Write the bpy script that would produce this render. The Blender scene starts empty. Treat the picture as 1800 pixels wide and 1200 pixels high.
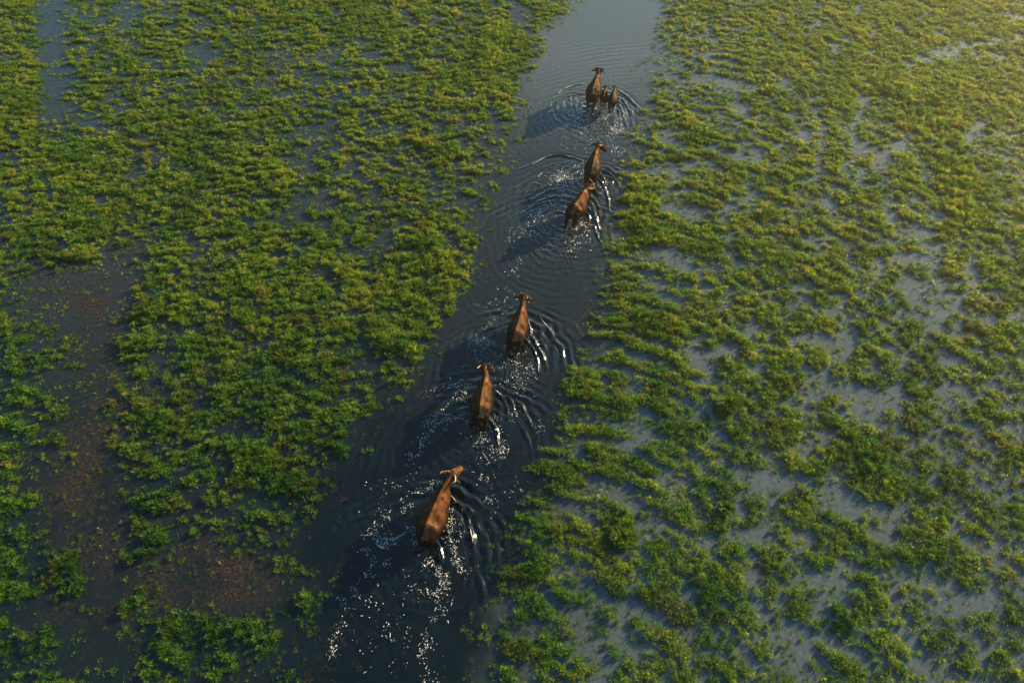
import bpy, math, random
import numpy as np
from mathutils import Vector

sc = bpy.context.scene
col = sc.collection
R = math.radians
random.seed(7)
rng = np.random.default_rng(11)

# ------------------------------------------------------------------ camera
H = 20.0            # drone height above the water
PITCH = R(53.0)     # depression of the optical axis
FPX = 1158.0        # focal length in pixels of the 1800 px wide photograph
cam = bpy.data.objects.new('camera', bpy.data.cameras.new('camera'))
col.objects.link(cam)
cam.location = (0, 0, H)
cam.rotation_euler = (math.pi/2 - PITCH, 0, 0)
cam.data.sensor_width = 36.0
cam.data.lens = 36.0*FPX/1800.0
cam.data.clip_end = 3000
sc.camera = cam

# ------------------------------------------------------------------ sky and sun
SUN_EL, SUN_AZ = 15.0, 54.0      # azimuth clockwise from +Y (photo's up direction)
wd = bpy.data.worlds.new('World'); sc.world = wd; wd.use_nodes = True
nt = wd.node_tree
bg = nt.nodes['Background']
sky = nt.nodes.new('ShaderNodeTexSky'); sky.sky_type = 'NISHITA'
sky.sun_disc = False
sky.sun_elevation = R(SUN_EL); sky.sun_rotation = R(SUN_AZ)
sky.air_density = 1.0; sky.dust_density = 0.4; sky.ozone_density = 1.2
wb_ = nt.nodes.new('ShaderNodeMix'); wb_.data_type = 'RGBA'; wb_.blend_type = 'MULTIPLY'
wb_.inputs[0].default_value = 1.0; wb_.inputs[7].default_value = (.52, .82, .88, 1)      # cool green cast of the photograph
nt.links.new(sky.outputs[0], wb_.inputs[6]); nt.links.new(wb_.outputs[2], bg.inputs[0])
bg.inputs[1].default_value = 0.065

sl = bpy.data.lights.new('sun', 'SUN'); sl.energy = 5.0; sl.angle = R(0.6)
sl.color = (1.0, 0.67, 0.31)
so = bpy.data.objects.new('sun', sl); col.objects.link(so)
e, a = R(SUN_EL), R(SUN_AZ)
sdir = Vector((math.sin(a)*math.cos(e), math.cos(a)*math.cos(e), math.sin(e)))
so.rotation_euler = sdir.to_track_quat('Z', 'Y').to_euler()
so.location = (30, 20, 30)

sc.view_settings.view_transform = 'Standard'
sc.view_settings.look = 'None'
sc.view_settings.exposure = 1.98
sc.view_settings.gamma = 1.0

# ------------------------------------------------------------------ pixel <-> place
cP, sP = math.cos(PITCH), math.sin(PITCH)
def at(px, py, z=0.0):
    dx = (np.asarray(px, float)-900)/FPX; dy = (600-np.asarray(py, float))/FPX
    d0 = dx; d1 = cP + dy*sP; d2 = -sP + dy*cP
    t = (z-H)/d2
    return d0*t, d1*t
def to_px(x, y, z=0.0):
    zz = z-H
    depth = y*cP - zz*sP
    up = y*sP + zz*cP
    depth = np.maximum(depth, 0.1)
    return 900+FPX*x/depth, 600-FPX*up/depth, FPX/depth

# ------------------------------------------------------------------ noise
_T = rng.random((8, 256, 256))
def vnoise(x, y, k=0):
    xi = np.floor(x).astype(int); yi = np.floor(y).astype(int)
    fx = x-xi; fy = y-yi
    fx = fx*fx*fx*(fx*(fx*6-15)+10); fy = fy*fy*fy*(fy*(fy*6-15)+10)
    T = _T[k % 8]
    a = T[xi & 255, yi & 255]; b = T[(xi+1) & 255, yi & 255]
    c = T[xi & 255, (yi+1) & 255]; d = T[(xi+1) & 255, (yi+1) & 255]
    return (a*(1-fx)+b*fx)*(1-fy)+(c*(1-fx)+d*fx)*fy
def fbm(x, y, k=0, o=4, g=0.5):
    s = 0; am = 1.0; t = 0
    for i in range(o):
        c, s_ = math.cos(0.7*i), math.sin(0.7*i)
        s = s + am*vnoise((x*c-y*s_)*2**i+17*i, (x*s_+y*c)*2**i+31*i, k+i)
        t += am; am *= g
    return s/t
def smooth(e0, e1, x):
    t = np.clip((x-e0)/(e1-e0), 0, 1); return t*t*(3-2*t)
def seg_dist(px, py, pts):
    """distance to a polyline and the parameter (0..1) along it"""
    best = np.full(np.shape(px), 1e9); par = np.zeros(np.shape(px))
    n = len(pts)-1
    if n == 0:
        return np.hypot(px-pts[0][0], py-pts[0][1]), par
    for i in range(n):
        ax, ay = pts[i]; bx, by = pts[i+1]
        vx, vy = bx-ax, by-ay; L = vx*vx+vy*vy+1e-9
        t = np.clip(((px-ax)*vx+(py-ay)*vy)/L, 0, 1)
        d = np.hypot(px-ax-t*vx, py-ay-t*vy)
        m = d < best
        best = np.where(m, d, best); par = np.where(m, (i+t)/n, par)
    return best, par
def spline(pts, n=12):
    """Catmull-Rom through 2D/3D points"""
    P = np.array(pts, float)
    P = np.vstack([2*P[0]-P[1], P, 2*P[-1]-P[-2]])
    out = []
    for i in range(1, len(P)-2):
        for t in np.linspace(0, 1, n, endpoint=False):
            out.append(0.5*((2*P[i])+(-P[i-1]+P[i+1])*t+(2*P[i-1]-5*P[i]+4*P[i+1]-P[i+2])*t*t+(-P[i-1]+3*P[i]-3*P[i+1]+P[i+2])*t**3))
    out.append(P[-2])
    return np.array(out)

# ------------------------------------------------------------------ helpers for objects
def tag(o, label=None, cat=None, group=None, kind=None):
    if label: o['label'] = label
    if cat: o['category'] = cat
    if group: o['group'] = group
    if kind: o['kind'] = kind
    return o
def mesh_obj(name, verts, faces, mat=None, parent=None, smooth_=False, link=True):
    me = bpy.data.meshes.new(name)
    me.from_pydata([tuple(v) for v in verts], [], [tuple(f) for f in faces])
    if smooth_: me.polygons.foreach_set('use_smooth', [True]*len(me.polygons))
    me.update()
    if mat: me.materials.append(mat)
    o = bpy.data.objects.new(name, me)
    if link: col.objects.link(o)
    if parent: o.parent = parent
    return o
def np_mesh(name, V, F, mat, smooth_=False):
    """fast mesh from arrays; F is (n,3) or (n,4)"""
    me = bpy.data.meshes.new(name)
    V = np.asarray(V, np.float32); F = np.asarray(F, np.int32)
    k = F.shape[1]
    me.vertices.add(len(V)); me.vertices.foreach_set('co', V.ravel())
    me.loops.add(F.size); me.loops.foreach_set('vertex_index', F.ravel())
    me.polygons.add(len(F))
    me.polygons.foreach_set('loop_start', np.arange(0, F.size, k, dtype=np.int32))
    me.polygons.foreach_set('loop_total', np.full(len(F), k, np.int32))
    me.polygons.foreach_set('use_smooth', np.full(len(F), smooth_))
    me.update(calc_edges=True); me.validate()
    me.materials.append(mat)
    o = bpy.data.objects.new(name, me); col.objects.link(o)
    return o
def add_attr(o, name, vals):
    at_ = o.data.attributes.new(name, 'FLOAT', 'POINT')
    at_.data.foreach_set('value', np.asarray(vals, np.float32))

# node helpers
def new_mat(name):
    m = bpy.data.materials.new(name); m.use_nodes = True
    return m, m.node_tree, m.node_tree.nodes['Principled BSDF']
def N(nt, typ, **kw):
    n = nt.nodes.new(typ)
    for k, v in kw.items():
        if isinstance(v, (int, float, tuple)) and k in n.inputs: n.inputs[k].default_value = v
        else: setattr(n, k, v)
    return n
def noise(nt, scale, detail=3, rough=0.55, vec=None, dist=0.0):
    n = nt.nodes.new('ShaderNodeTexNoise')
    n.inputs['Scale'].default_value = scale; n.inputs['Detail'].default_value = detail
    n.inputs['Roughness'].default_value = rough; n.inputs['Distortion'].default_value = dist
    if vec is not None: nt.links.new(vec, n.inputs['Vector'])
    return n
def ramp(nt, fac, stops):
    r = nt.nodes.new('ShaderNodeValToRGB')
    el = r.color_ramp.elements
    while len(el) > 1: el.remove(el[-1])
    el[0].position = stops[0][0]; el[0].color = (*stops[0][1], 1)
    for p, c in stops[1:]:
        q = el.new(p); q.color = (*c, 1)
    nt.links.new(fac, r.inputs[0]); return r
def mixc(nt, fac, a, b, typ='MIX'):
    m = nt.nodes.new('ShaderNodeMix'); m.data_type = 'RGBA'; m.blend_type = typ
    for s, v in ((0, fac), (6, a), (7, b)):
        if hasattr(v, 'links'): nt.links.new(v, m.inputs[s])
        elif isinstance(v, tuple): m.inputs[s].default_value = (*v, 1)
        else: m.inputs[s].default_value = v
    return m.outputs[2]
def mth(nt, op, a, b=0.0, clamp=False):
    m = nt.nodes.new('ShaderNodeMath'); m.operation = op; m.use_clamp = clamp
    for s, v in ((0, a), (1, b)):
        if hasattr(v, 'links'): nt.links.new(v, m.inputs[s])
        else: m.inputs[s].default_value = v
    return m.outputs[0]

# ================================================================== LAYOUT OF THE MARSH
LB = [(1050,-140),(1025,0),(1000,30),(960,60),(948,100),(935,140),(928,190),(922,240),(905,290),(880,340),(862,380),(850,430),(842,480),(812,530),(792,580),(762,625),(722,680),(684,725),(652,790),(585,830),(572,880),(545,930),(560,990),(600,1020),(575,1080),(548,1200),(500,1500)]
RB = [(1180,-140),(1165,0),(1150,60),(1137,110),(1125,160),(1112,220),(1100,270),(1087,330),(1072,380),(1060,430),(1042,500),(1030,560),(1035,600),(1000,640),(985,700),(975,770),(935,800),(925,860),(890,910),(870,960),(860,1040),(828,1090),(818,1150),(822,1200),(835,1500)]
def chan(px, py):
    """signed distance (px) inside the channel: >0 in open water"""
    l = np.interp(py, [p[1] for p in LB], [p[0] for p in LB])
    r = np.interp(py, [p[1] for p in RB], [p[0] for p in RB])
    return np.minimum(px-l, r-px)
# openings between the grass patches: (polyline, radius)
OPEN = [
 ([(90,-20),(90,60),(100,110),(95,210)],25),([(236,15),(221,43)],12),([(188,37)],9),([(158,77)],16),([(235,80)],9),([(338,93),(365,95)],14),
 ([(275,110)],8),([(221,140),(198,167),(221,187)],15),([(121,193),(168,220)],16),([(188,240)],8),([(371,187),(401,213)],9),
 ([(541,227),(548,253),(538,300)],9),([(521,343),(528,373)],14),([(571,353)],12),([(471,100)],8),([(398,73)],7),([(521,133)],7),([(635,73)],8),([(661,97)],8),
 ([(681,283)],8),([(628,320)],7),([(235,303),(261,310)],9),([(435,287)],8),([(175,350)],9),
 ([(667,3),(710,20),(717,43)],10),([(760,37)],7),([(910,15),(920,50)],9),([(883,117),(877,133)],10),([(723,127)],6),([(920,140),(933,160)],10),([(620,287),(633,320)],8),([(800,350),(833,377)],15),
 ([(341,437)],12),([(411,447)],9),([(538,430)],13),([(561,477),(588,500)],13),([(621,440),(655,467),(681,420)],13),
 ([(88,497),(138,510),(171,527),(165,567),(178,613),(181,653),(155,700),(165,767)],28),([(188,457),(205,493)],18),([(88,650),(138,660)],9),
 ([(471,613)],10),([(301,587)],10),([(251,680)],8),([(621,587),(638,633),(671,683),(681,733)],17),([(548,780)],10),([(515,597)],7),
 ([(88,850),(190,870),(200,900),(100,910)],34),([(171,967),(181,1050)],27),([(365,983),(455,1000),(400,1040),(300,1040),(480,1040)],20),
 ([(85,1077),(155,1100),(205,1133),(221,1167),(171,1160),(121,1133),(188,1193)],24),([(261,1150)],10),([(538,933),(555,987)],16),([(301,927)],8),
 ([(1433,17),(1433,44)],10),([(1372,37)],8),([(1511,14)],10),([(1630,3),(1626,30)],9),([(1650,58)],10),([(1579,54)],8),([(1480,71),(1460,92)],9),
 ([(1592,112),(1636,102),(1670,88),(1720,81)],9),([(1575,156)],7),([(1568,177),(1528,180),(1511,207)],11),([(1453,224)],9),([(1490,234),(1511,261)],11),
 ([(1596,251),(1555,272)],11),([(1626,309)],11),([(1249,98)],9),([(1255,68)],9),([(1198,119)],8),([(1300,190),(1317,204)],13),([(1249,258),(1290,272),(1338,272)],10),
 ([(1178,244)],10),([(1317,316),(1321,339),(1293,367)],13),([(1456,346)],13),([(1562,360),(1568,390)],11),([(1151,292),(1202,305)],9),([(1378,146)],10),([(1395,197)],9),([(1161,367),(1236,380)],10),([(1707,244)],11),
 ([(1151,437),(1202,471)],11),([(1293,420),(1283,475)],11),([(1643,405),(1650,451),(1575,464)],9),([(1650,512),(1677,546)],9),([(1392,502),(1419,519)],14),([(1331,505),(1365,526)],10),
 ([(1592,498),(1612,515)],12),([(1483,539)],12),([(1154,512),(1185,536)],11),([(1320,573),(1297,610),(1263,614)],11),([(1215,600),(1225,637),(1246,671)],18),([(1419,607),(1490,604)],10),
 ([(1456,682),(1507,699),(1575,692),(1541,733)],18),([(1660,692),(1715,702)],13),([(1416,716),(1439,750),(1416,777)],16),([(1110,658),(1127,705),(1151,740),(1110,783)],19),([(1243,726)],14),([(1253,760),(1270,790)],13),([(1660,637)],9),
 ([(1168,837),(1178,854)],10),([(1246,871)],13),([(1310,834),(1372,844),(1439,854)],15),([(1348,878),(1338,936)],13),([(1473,868),(1524,912),(1575,902),(1558,936)],21),
 ([(1585,997),(1643,1024),(1677,1051),(1715,1065)],19),([(1677,966)],11),([(1134,970),(1117,1038),(1120,1082)],17),([(1378,1072),(1378,1116)],10),([(1439,1072)],10),([(1460,1126),(1490,1143)],14),
 ([(1365,1167),(1405,1173)],12),([(1439,1021),(1490,1021)],8),([(1236,1105),(1212,1173)],10),([(1304,1143)],10),([(1592,1105),(1626,1173)],15),([(1040,850),(1090,860)],10),([(1010,1060),(1020,1110)],12),([(1060,640),(1075,690)],11),
 ([(990,895),(1035,905)],8),([(1330,640)],8),([(1130,590)],8),([(1200,930)],8),
]
# lush raised patches: (polyline, radius)
LUSH = [([(440,800),(510,840),(555,870)],34),([(250,885),(258,960)],26),([(255,545),(320,540)],22),([(240,610)],28),([(1500,790),(1530,830)],28),([(1640,190),(1680,260),(1690,380)],30),
 ([(1095,905),(1090,960)],18),([(100,460),(150,450)],28),([(540,1040)],26),([(300,1110),(420,1100)],26),([(440,300),(500,330)],26),([(740,250),(800,280)],22),([(680,600)],26),([(1240,1010),(1250,1060)],26),
 ([(1500,1060),(1480,1090)],28),([(960,960),(930,1000)],26),([(1130,560),(1170,560)],20),([(1120,330),(1150,420)],24),([(1560,150),(1600,180)],22),([(110,1000)],22),([(870,60),(860,90)],22),([(740,430),(790,470)],20),
 ([(600,780)],18),([(1190,210),(1240,230)],16),([(480,420)],22),([(290,740)],20),([(1650,990)],25)]
RUST = [([(88,497),(171,527),(178,653),(155,700),(165,767),(150,860),(180,960)],55),([(365,983),(455,1000),(300,1040)],45),([(170,1070)],25),([(230,420)],40),([(270,250),(230,290)],25)]
def field(strokes, px, py, big=False):
    f = np.zeros(np.shape(px))
    for pts, r in strokes:
        xs = [p[0] for p in pts]; ys = [p[1] for p in pts]
        m = (px > min(xs)-2.2*r) & (px < max(xs)+2.2*r) & (py > min(ys)-2.2*r) & (py < max(ys)+2.2*r)
        if not m.any(): continue
        d, _ = seg_dist(px[m], py[m], pts)
        f[m] = np.maximum(f[m], (1.3 if (big and r >= 20) else 1.0)*np.exp(-(d/r)**2*0.9))
    return f
def marsh(x, y):
    """cover (grass>0), lush, rust, channel distance at ground points"""
    px, py, s = to_px(x, y)
    far = 1.0
    # wobble the image-space map a little
    wx = (fbm(x*1.1, y*1.1, 1, 3)-.5)*34; wy = (fbm(x*1.1+50, y*1.1, 2, 3)-.5)*26
    sc_ = s/55.0
    qx, qy = px+wx*sc_, py+wy*sc_
    cd = chan(px+(fbm(x*.9, y*.9, 3, 4)-.5)*70*sc_, py)
    op = field(OPEN, qx, qy, True); lu = field(LUSH, qx, qy); ru = field(RUST, qx, qy)
    # patch pattern, patches stretched along a direction that turns across the marsh
    side = smooth(-3, 8, x-0.25*(y-14))
    ang = -0.15-0.55*side
    ca, sa = np.cos(ang), np.sin(ang)
    wxx = x+0.5*(fbm(x*.8, y*.8, 4, 3)-.5); wyy = y+0.5*(fbm(x*.8, y*.8+9, 5, 3)-.5)
    u = (wxx*ca+wyy*sa); v = (-wxx*sa+wyy*ca)
    n1 = fbm(u*1.75, v*2.9, 6, 5, 0.6)
    n2 = fbm(u*3.4+40, v*5.6, 2, 4, 0.6)
    n = 0.5*n1+0.5*n2
    big = fbm(x*.12+5, y*.12, 0, 2)
    g1 = fbm(u*1.3+11, v*1.8+70, 1, 4, .5); g2 = fbm(u*1.1+80, v*2.6+20, 4, 4, .5)
    gaps = np.maximum(np.exp(-((g1-.5)/.030)**2), np.exp(-((g2-.5)/.028)**2))*(.48+.05*side)
    cover = (n-0.5)*2.6 + np.where(x-0.25*(y-14) < 0, 0.13, 0.18) + (big-.5)*0.5 - .85*gaps + .15
    cover = cover - .42*op + 0.25*lu - 0.22*ru
    cover = cover - .10*(1-side)*smooth(16, 8, y)
    # bank of the channel: thinning towards the open water
    edge = -cd/s      # metres outside the channel
    cover = np.minimum(cover - 0.35*(1-smooth(0.0, 1.3, edge)), 1.7*edge+0.12)
    # outer zone beyond the photograph follows the same pattern
    return cover, lu, ru, cd, s, op

# ================================================================== WATER BUFFALO POSITIONS
# withers pixel, tail-head pixel (both at back height), scale, neck yaw, head yaw, options
HERD = [
 dict(w=(1049.5,134),t=(1040,161),sc=1.0,nyaw=6,hyaw=-6,depth=.17,label='large dark buffalo leading the line, walking just left of the two calves',horn=.8,phase=0.2,hide=0.5),
 dict(w=(1064,157),t=(1061.5,171),sc=.54,nyaw=2,hyaw=0,depth=.08,label='smallest black calf, between the large leading buffalo and the other calf',horn=0,phase=1.3,calf=True,hide=0.5),
 dict(w=(1080,158),t=(1076.5,176),sc=.64,nyaw=0,hyaw=-5,depth=.09,label='brown-necked calf at the right edge of the leading group of three',horn=0,phase=2.6,calf=True,hide=0.6),
 dict(w=(1046,271),t=(1039,301),sc=.98,nyaw=-6,hyaw=-62,depth=.24,label='dark buffalo with its head turned right, directly in front of an orange-brown one',horn=.6,phase=3.1,hide=0.6),
 dict(w=(1026,335),t=(1003,370),sc=1.0,nyaw=-12,hyaw=-58,depth=.30,label='orange-brown buffalo close behind another, head lowered and turned right',horn=.9,phase=4.0,hide=.95,low=.18),
 dict(w=(914.5,548),t=(901,594),sc=1.0,nyaw=2,hyaw=-38,depth=.40,label='brown buffalo in mid channel turning its head right, one long ear out to the left',horn=.45,phase=5.2,hide=.75),
 dict(w=(851,672),t=(842,728),sc=1.0,nyaw=12,hyaw=8,depth=.42,label='buffalo with reddish swept-back horns and its muzzle lowered, second from last',horn=.75,phase=0.9,hide=.75,low=.12),
 dict(w=(771,872),t=(742,941),sc=1.04,nyaw=-4,hyaw=-14,depth=.46,label='largest nearest buffalo at the tail of the line, pale curved horns and ribs showing',horn=.7,wide=1.12,ext=1,phase=2.2,hide=.85,pale=True),
]
LB_LEN = 1.34
for b in HERD:
    s = b['sc']; zb = 1.33*s-b['depth']
    wx_, wy_ = at(*b['w'], zb+0.04*s); tx, ty = at(*b['t'], zb-0.06*s)
    b['head'] = math.atan2(wy_-ty, wx_-tx)
    b['len'] = math.hypot(wx_-tx, wy_-ty)
    b['pos'] = (tx, ty)
    print('BUF', b['w'], 'heading %.1f len %.2f scale %.2f' % (math.degrees(b['head']), b['len'], b['len']/LB_LEN))

# ================================================================== WATER SURFACE HEIGHT
# sharp crests traced from the photograph, right and left of every animal: (polyline px, height m, width m)
CREST = [
 # last buffalo
 ([(757,943),(768,955),(775,970),(776,985),(767,1000)],.05,.05),([(790,868),(805,885),(818,902),(826,925),(832,955),(831,988)],.05,.06),
 ([(832,915),(843,932),(850,955),(855,975)],.035,.05),([(836,1000),(846,1025),(850,1060)],.04,.07),([(725,875),(700,885),(670,893)],.025,.06),([(718,932),(700,945),(685,950),(676,963),(660,955)],.04,.05),
 ([(690,893),(650,905),(615,917)],.02,.06),([(822,1000),(815,1020),(812,1045)],.02,.05),
 # second last
 ([(850,725),(862,738),(873,755),(875,775),(878,785)],.05,.05),([(868,682),(882,698),(890,715),(891,735)],.04,.05),([(882,690),(897,702),(905,722),(910,738)],.04,.05),([(905,700),(920,718),(928,735),(938,755)],.035,.05),
 ([(834,673),(810,678),(790,690)],.03,.06),([(822,715),(808,718),(798,726)],.03,.05),([(810,665),(785,674),(765,682)],.025,.06),([(890,683),(905,690),(915,700)],.03,.05),([(915,748),(928,770),(933,795)],.03,.06),([(760,702),(775,692),(788,688)],.02,.06),
 # mid channel
 ([(912,588),(930,603),(941,622),(946,640),(948,655)],.05,.05),([(925,560),(932,572),(932,588),(925,592)],.04,.045),([(936,592),(944,608),(955,625),(962,650)],.045,.05),([(925,560),(945,574),(950,582)],.035,.06),
 ([(948,585),(952,600),(960,615)],.03,.06),([(950,558),(970,585),(980,605),(988,622)],.03,.08),([(970,605),(980,618),(983,638)],.02,.05),([(886,560),(865,572),(850,585),(846,600)],.03,.05),([(890,546),(860,550),(830,560)],.02,.07),([(880,580),(862,584),(848,592)],.025,.05),
 # orange buffalo
 ([(1030,350),(1042,362),(1048,385),(1055,405)],.05,.05),([(1022,368),(1034,378),(1036,390)],.04,.045),([(992,375),(978,372),(966,378)],.04,.05),([(990,330),(965,335),(935,350),(915,356)],.035,.07),
 ([(978,344),(955,350),(935,358)],.035,.06),([(968,353),(940,361),(915,375)],.035,.06),([(1040,345),(1050,358),(1056,372)],.025,.05),([(1045,395),(1050,415),(1058,430)],.025,.05),([(1000,330),(985,326),(970,330)],.02,.05),
 # buffalo with head turned
 ([(1025,283),(1005,277),(980,273),(960,277),(935,290)],.05,.06),([(1000,284),(980,292),(960,300),(945,312)],.03,.05),([(1042,310),(1058,320),(1068,345),(1072,372)],.045,.05),([(1054,295),(1075,308),(1088,325)],.045,.05),([(1052,300),(1060,312),(1066,325)],.04,.045),
 ([(950,325),(938,322),(930,328)],.02,.06),([(938,285),(925,293),(905,300)],.02,.07),([(1010,296),(992,294),(975,298)],.02,.05),
 # leading group
 ([(1028,147),(1010,150),(990,158),(980,165)],.04,.06),([(1030,164),(1010,166),(990,172),(975,180),(965,190)],.04,.06),([(950,182),(935,190),(928,198)],.03,.07),([(1085,157),(1100,168),(1112,180),(1125,192)],.04,.07),
 ([(1088,172),(1098,180),(1106,195)],.03,.05),([(1084,180),(1094,195),(1098,215)],.04,.05),([(1003,170),(1002,176),(1008,180)],.03,.04),([(1040,225),(1033,222),(1030,230)],.02,.04),([(1046,230),(1060,226),(1075,222)],.02,.05),
 ([(970,195),(975,210),(982,215)],.02,.06),
]
CREST_G = []
for pts, h_, w_ in CREST:
    P = spline([at(*p) for p in pts], 5)
    CREST_G.append((P, h_*(1.35 if P[0][1] > 18 else 1.0), w_))
RIPPLE = []      # ring sources left behind by each animal
for b in HERD:
    s = b['sc']; hx, hy = math.cos(b['head']), math.sin(b['head'])
    fx, fy = b['pos'][0]+hx*1.1*s, b['pos'][1]+hy*1.1*s
    r2 = random.Random(int(b['w'][0]))
    n = 7 if not b.get('calf') else 3
    for k in range(n):
        back = 0.55*k+0.1+r2.uniform(-.08, .08)
        side = (0.2 if k % 2 else -0.2)*s
        RIPPLE.append((fx-hx*back-hy*side, fy-hy*back+hx*side, 0.55*s+back*0.92+r2.uniform(-.06, .06), (0.024 if not b.get('calf') else .012)*(0.86**k), hx, hy))
def height(x, y):
    x = np.asarray(x, float); y = np.asarray(y, float)
    wx = x+0.30*(fbm(x*1.3, y*1.3, 3, 3)-.5); wy = y+0.30*(fbm(x*1.3+30, y*1.3, 4, 3)-.5)
    h = 0.004*(fbm(x*2.5, y*3.5, 1, 3)-.5)
    r = np.hypot(wx-(6.2+.25*(wy-26)), wy-22.5)      # the long swell pushed ahead of the leaders
    h += 0.0045*np.sin(r*2*math.pi/.42)*smooth(22.5, 25.5, y)*(.3+.7*vnoise(x*.4, y*.8, 2))
    turb = np.zeros_like(x)
    for cx, cy, r0, am, hx, hy in RIPPLE:
        m = (np.abs(x-cx) < r0+1.6) & (np.abs(y-cy) < r0+1.6)
        if not m.any(): continue
        dx = wx[m]-cx; dy = wy[m]-cy
        r = np.hypot(dx, dy)
        fwd = (dx*hx+dy*hy)/(r+1e-6)
        brk = smooth(.25, .6, vnoise(x[m]*.9+cx*3, y[m]*.9, 5))
        env = np.exp(-((r-r0-.15)/.6)**2)*(0.30+0.65*smooth(-.7, .6, fwd))*(0.4+.6*brk)
        h[m] += am*env*np.sin((r-r0)*2*math.pi/0.34)
    for b in HERD:
        s = b['sc']; hx, hy = math.cos(b['head']), math.sin(b['head'])
        dx = x-b['pos'][0]; dy = y-b['pos'][1]
        al = dx*hx+dy*hy; ac = -dx*hy+dy*hx
        wid = (0.55+0.32*np.clip(0.6-al, 0, 4))*s
        t = smooth(1.0, .3, al)*smooth(-4.2, -0.5, al)*np.exp(-(ac/wid)**2)
        turb = np.maximum(turb, t)
    m = turb > .01
    if m.any():
        xx, yy = wx[m], wy[m]
        c1 = 1-np.abs(fbm(xx*3.2, yy*3.2, 2, 3)*2-1)
        c2 = fbm(xx*8, yy*8, 5, 2)-.5
        h[m] += turb[m]*(0.045*(c1**3-.5)+0.022*c2)
    lo, hi = (float(x.min()), float(y.min())), (float(x.max()), float(y.max()))
    for P, hh, ww in CREST_G:
        mn = P.min(0)-.3; mx = P.max(0)+.3
        m = (x > mn[0]) & (x < mx[0]) & (y > mn[1]) & (y < mx[1])
        if not m.any(): continue
        jx = x[m]+.05*(vnoise(x[m]*9, y[m]*9, 1)-.5); jy = y[m]+.05*(vnoise(x[m]*9+7, y[m]*9, 2)-.5)
        d, t = seg_dist(jx, jy, P)
        prof = np.exp(-(d/ww)**2)-0.35*np.exp(-((d-2.1*ww)/ww)**2)
        h[m] += hh*prof*np.sin(math.pi*np.clip(t, .04, .96))**.6
    return h

# ---- the water sheet: fine where the herd stirs it, coarse far out
def axis(fine0, fine1, step, lo, hi):
    a_ = [fine0]; s_ = step
    while a_[-1] > lo: s_ = min(s_*1.35, 20); a_.append(a_[-1]-s_)
    b_ = [fine1]; s_ = step
    while b_[-1] < hi: s_ = min(s_*1.35, 20); b_.append(b_[-1]+s_)
    return np.array(a_[::-1][:-1]+list(np.arange(fine0, fine1, step))+b_)
gx = axis(-6.5, 7.6, 0.030, -170, 170); gy = axis(2.6, 36.5, 0.036, -120, 220)
X, Y = np.meshgrid(gx, gy)
xf, yf = X.ravel(), Y.ravel()
hh = np.zeros_like(xf)
inner = (xf > -6.6) & (xf < 7.7) & (yf > 2.4) & (yf < 36.7)
hh[inner] = height(xf[inner], yf[inner])
pxw, pyw, sw = to_px(xf, yf)
cdw = chan(pxw, pyw)/sw
hh *= 0.05+0.95*smooth(-.9, .2, cdw)
nx, ny = len(gx), len(gy)
idx = np.arange(nx*ny).reshape(ny, nx)
Fq = np.stack([idx[:-1, :-1].ravel(), idx[:-1, 1:].ravel(), idx[1:, 1:].ravel(), idx[1:, :-1].ravel()], 1)
wm, wt, wb = new_mat('marsh water')
water = np_mesh('water', np.stack([xf, yf, hh], 1), Fq, wm, True)
tag(water, kind='structure')
near = (np.abs(xf) < 60) & (yf > -20) & (yf < 90)
silt = np.zeros_like(xf); mudv = np.zeros_like(xf)
cv, lu, ru, cd_, s_, op_ = marsh(xf[near], yf[near])
inch = smooth(-1.5, .15, cd_/s_+.8*(fbm(xf[near]*1.3, yf[near]*1.3, 5, 3)-.5))
xs_, ys_ = xf[near], yf[near]
side = smooth(-2, 7, xs_-0.25*(ys_-14))
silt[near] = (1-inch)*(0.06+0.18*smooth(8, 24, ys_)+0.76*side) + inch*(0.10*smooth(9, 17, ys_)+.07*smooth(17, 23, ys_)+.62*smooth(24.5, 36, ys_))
silt[~near] = .6
mudv[near] = np.clip(ru*1.3, 0, 1)*(1-inch)
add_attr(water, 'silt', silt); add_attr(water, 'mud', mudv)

tc = N(wt, 'ShaderNodeTexCoord')
ob = tc.outputs['Object']
aS = N(wt, 'ShaderNodeAttribute', attribute_name='silt'); aM = N(wt, 'ShaderNodeAttribute', attribute_name='mud')
nb = noise(wt, 0.8, 5, .6, ob, .3); nf = noise(wt, 7.0, 4, .65, ob, .2); nff = noise(wt, 11.0, 5, .75, ob)
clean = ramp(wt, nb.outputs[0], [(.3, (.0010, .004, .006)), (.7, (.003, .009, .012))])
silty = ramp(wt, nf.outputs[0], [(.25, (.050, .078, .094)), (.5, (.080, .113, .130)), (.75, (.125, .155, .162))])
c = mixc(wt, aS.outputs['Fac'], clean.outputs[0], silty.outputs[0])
bed = ramp(wt, nff.outputs[0], [(.38, (.006, .008, .010)), (.5, (.022, .018, .015)), (.58, (.045, .030, .020)), (.68, (.085, .060, .042))])
mfac = mth(wt, 'MULTIPLY', aM.outputs['Fac'], ramp(wt, nb.outputs[0], [(.40, (.05,)*3), (.58, (1,)*3)]).outputs[0])
c = mixc(wt, mfac, c, bed.outputs[0])
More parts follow.
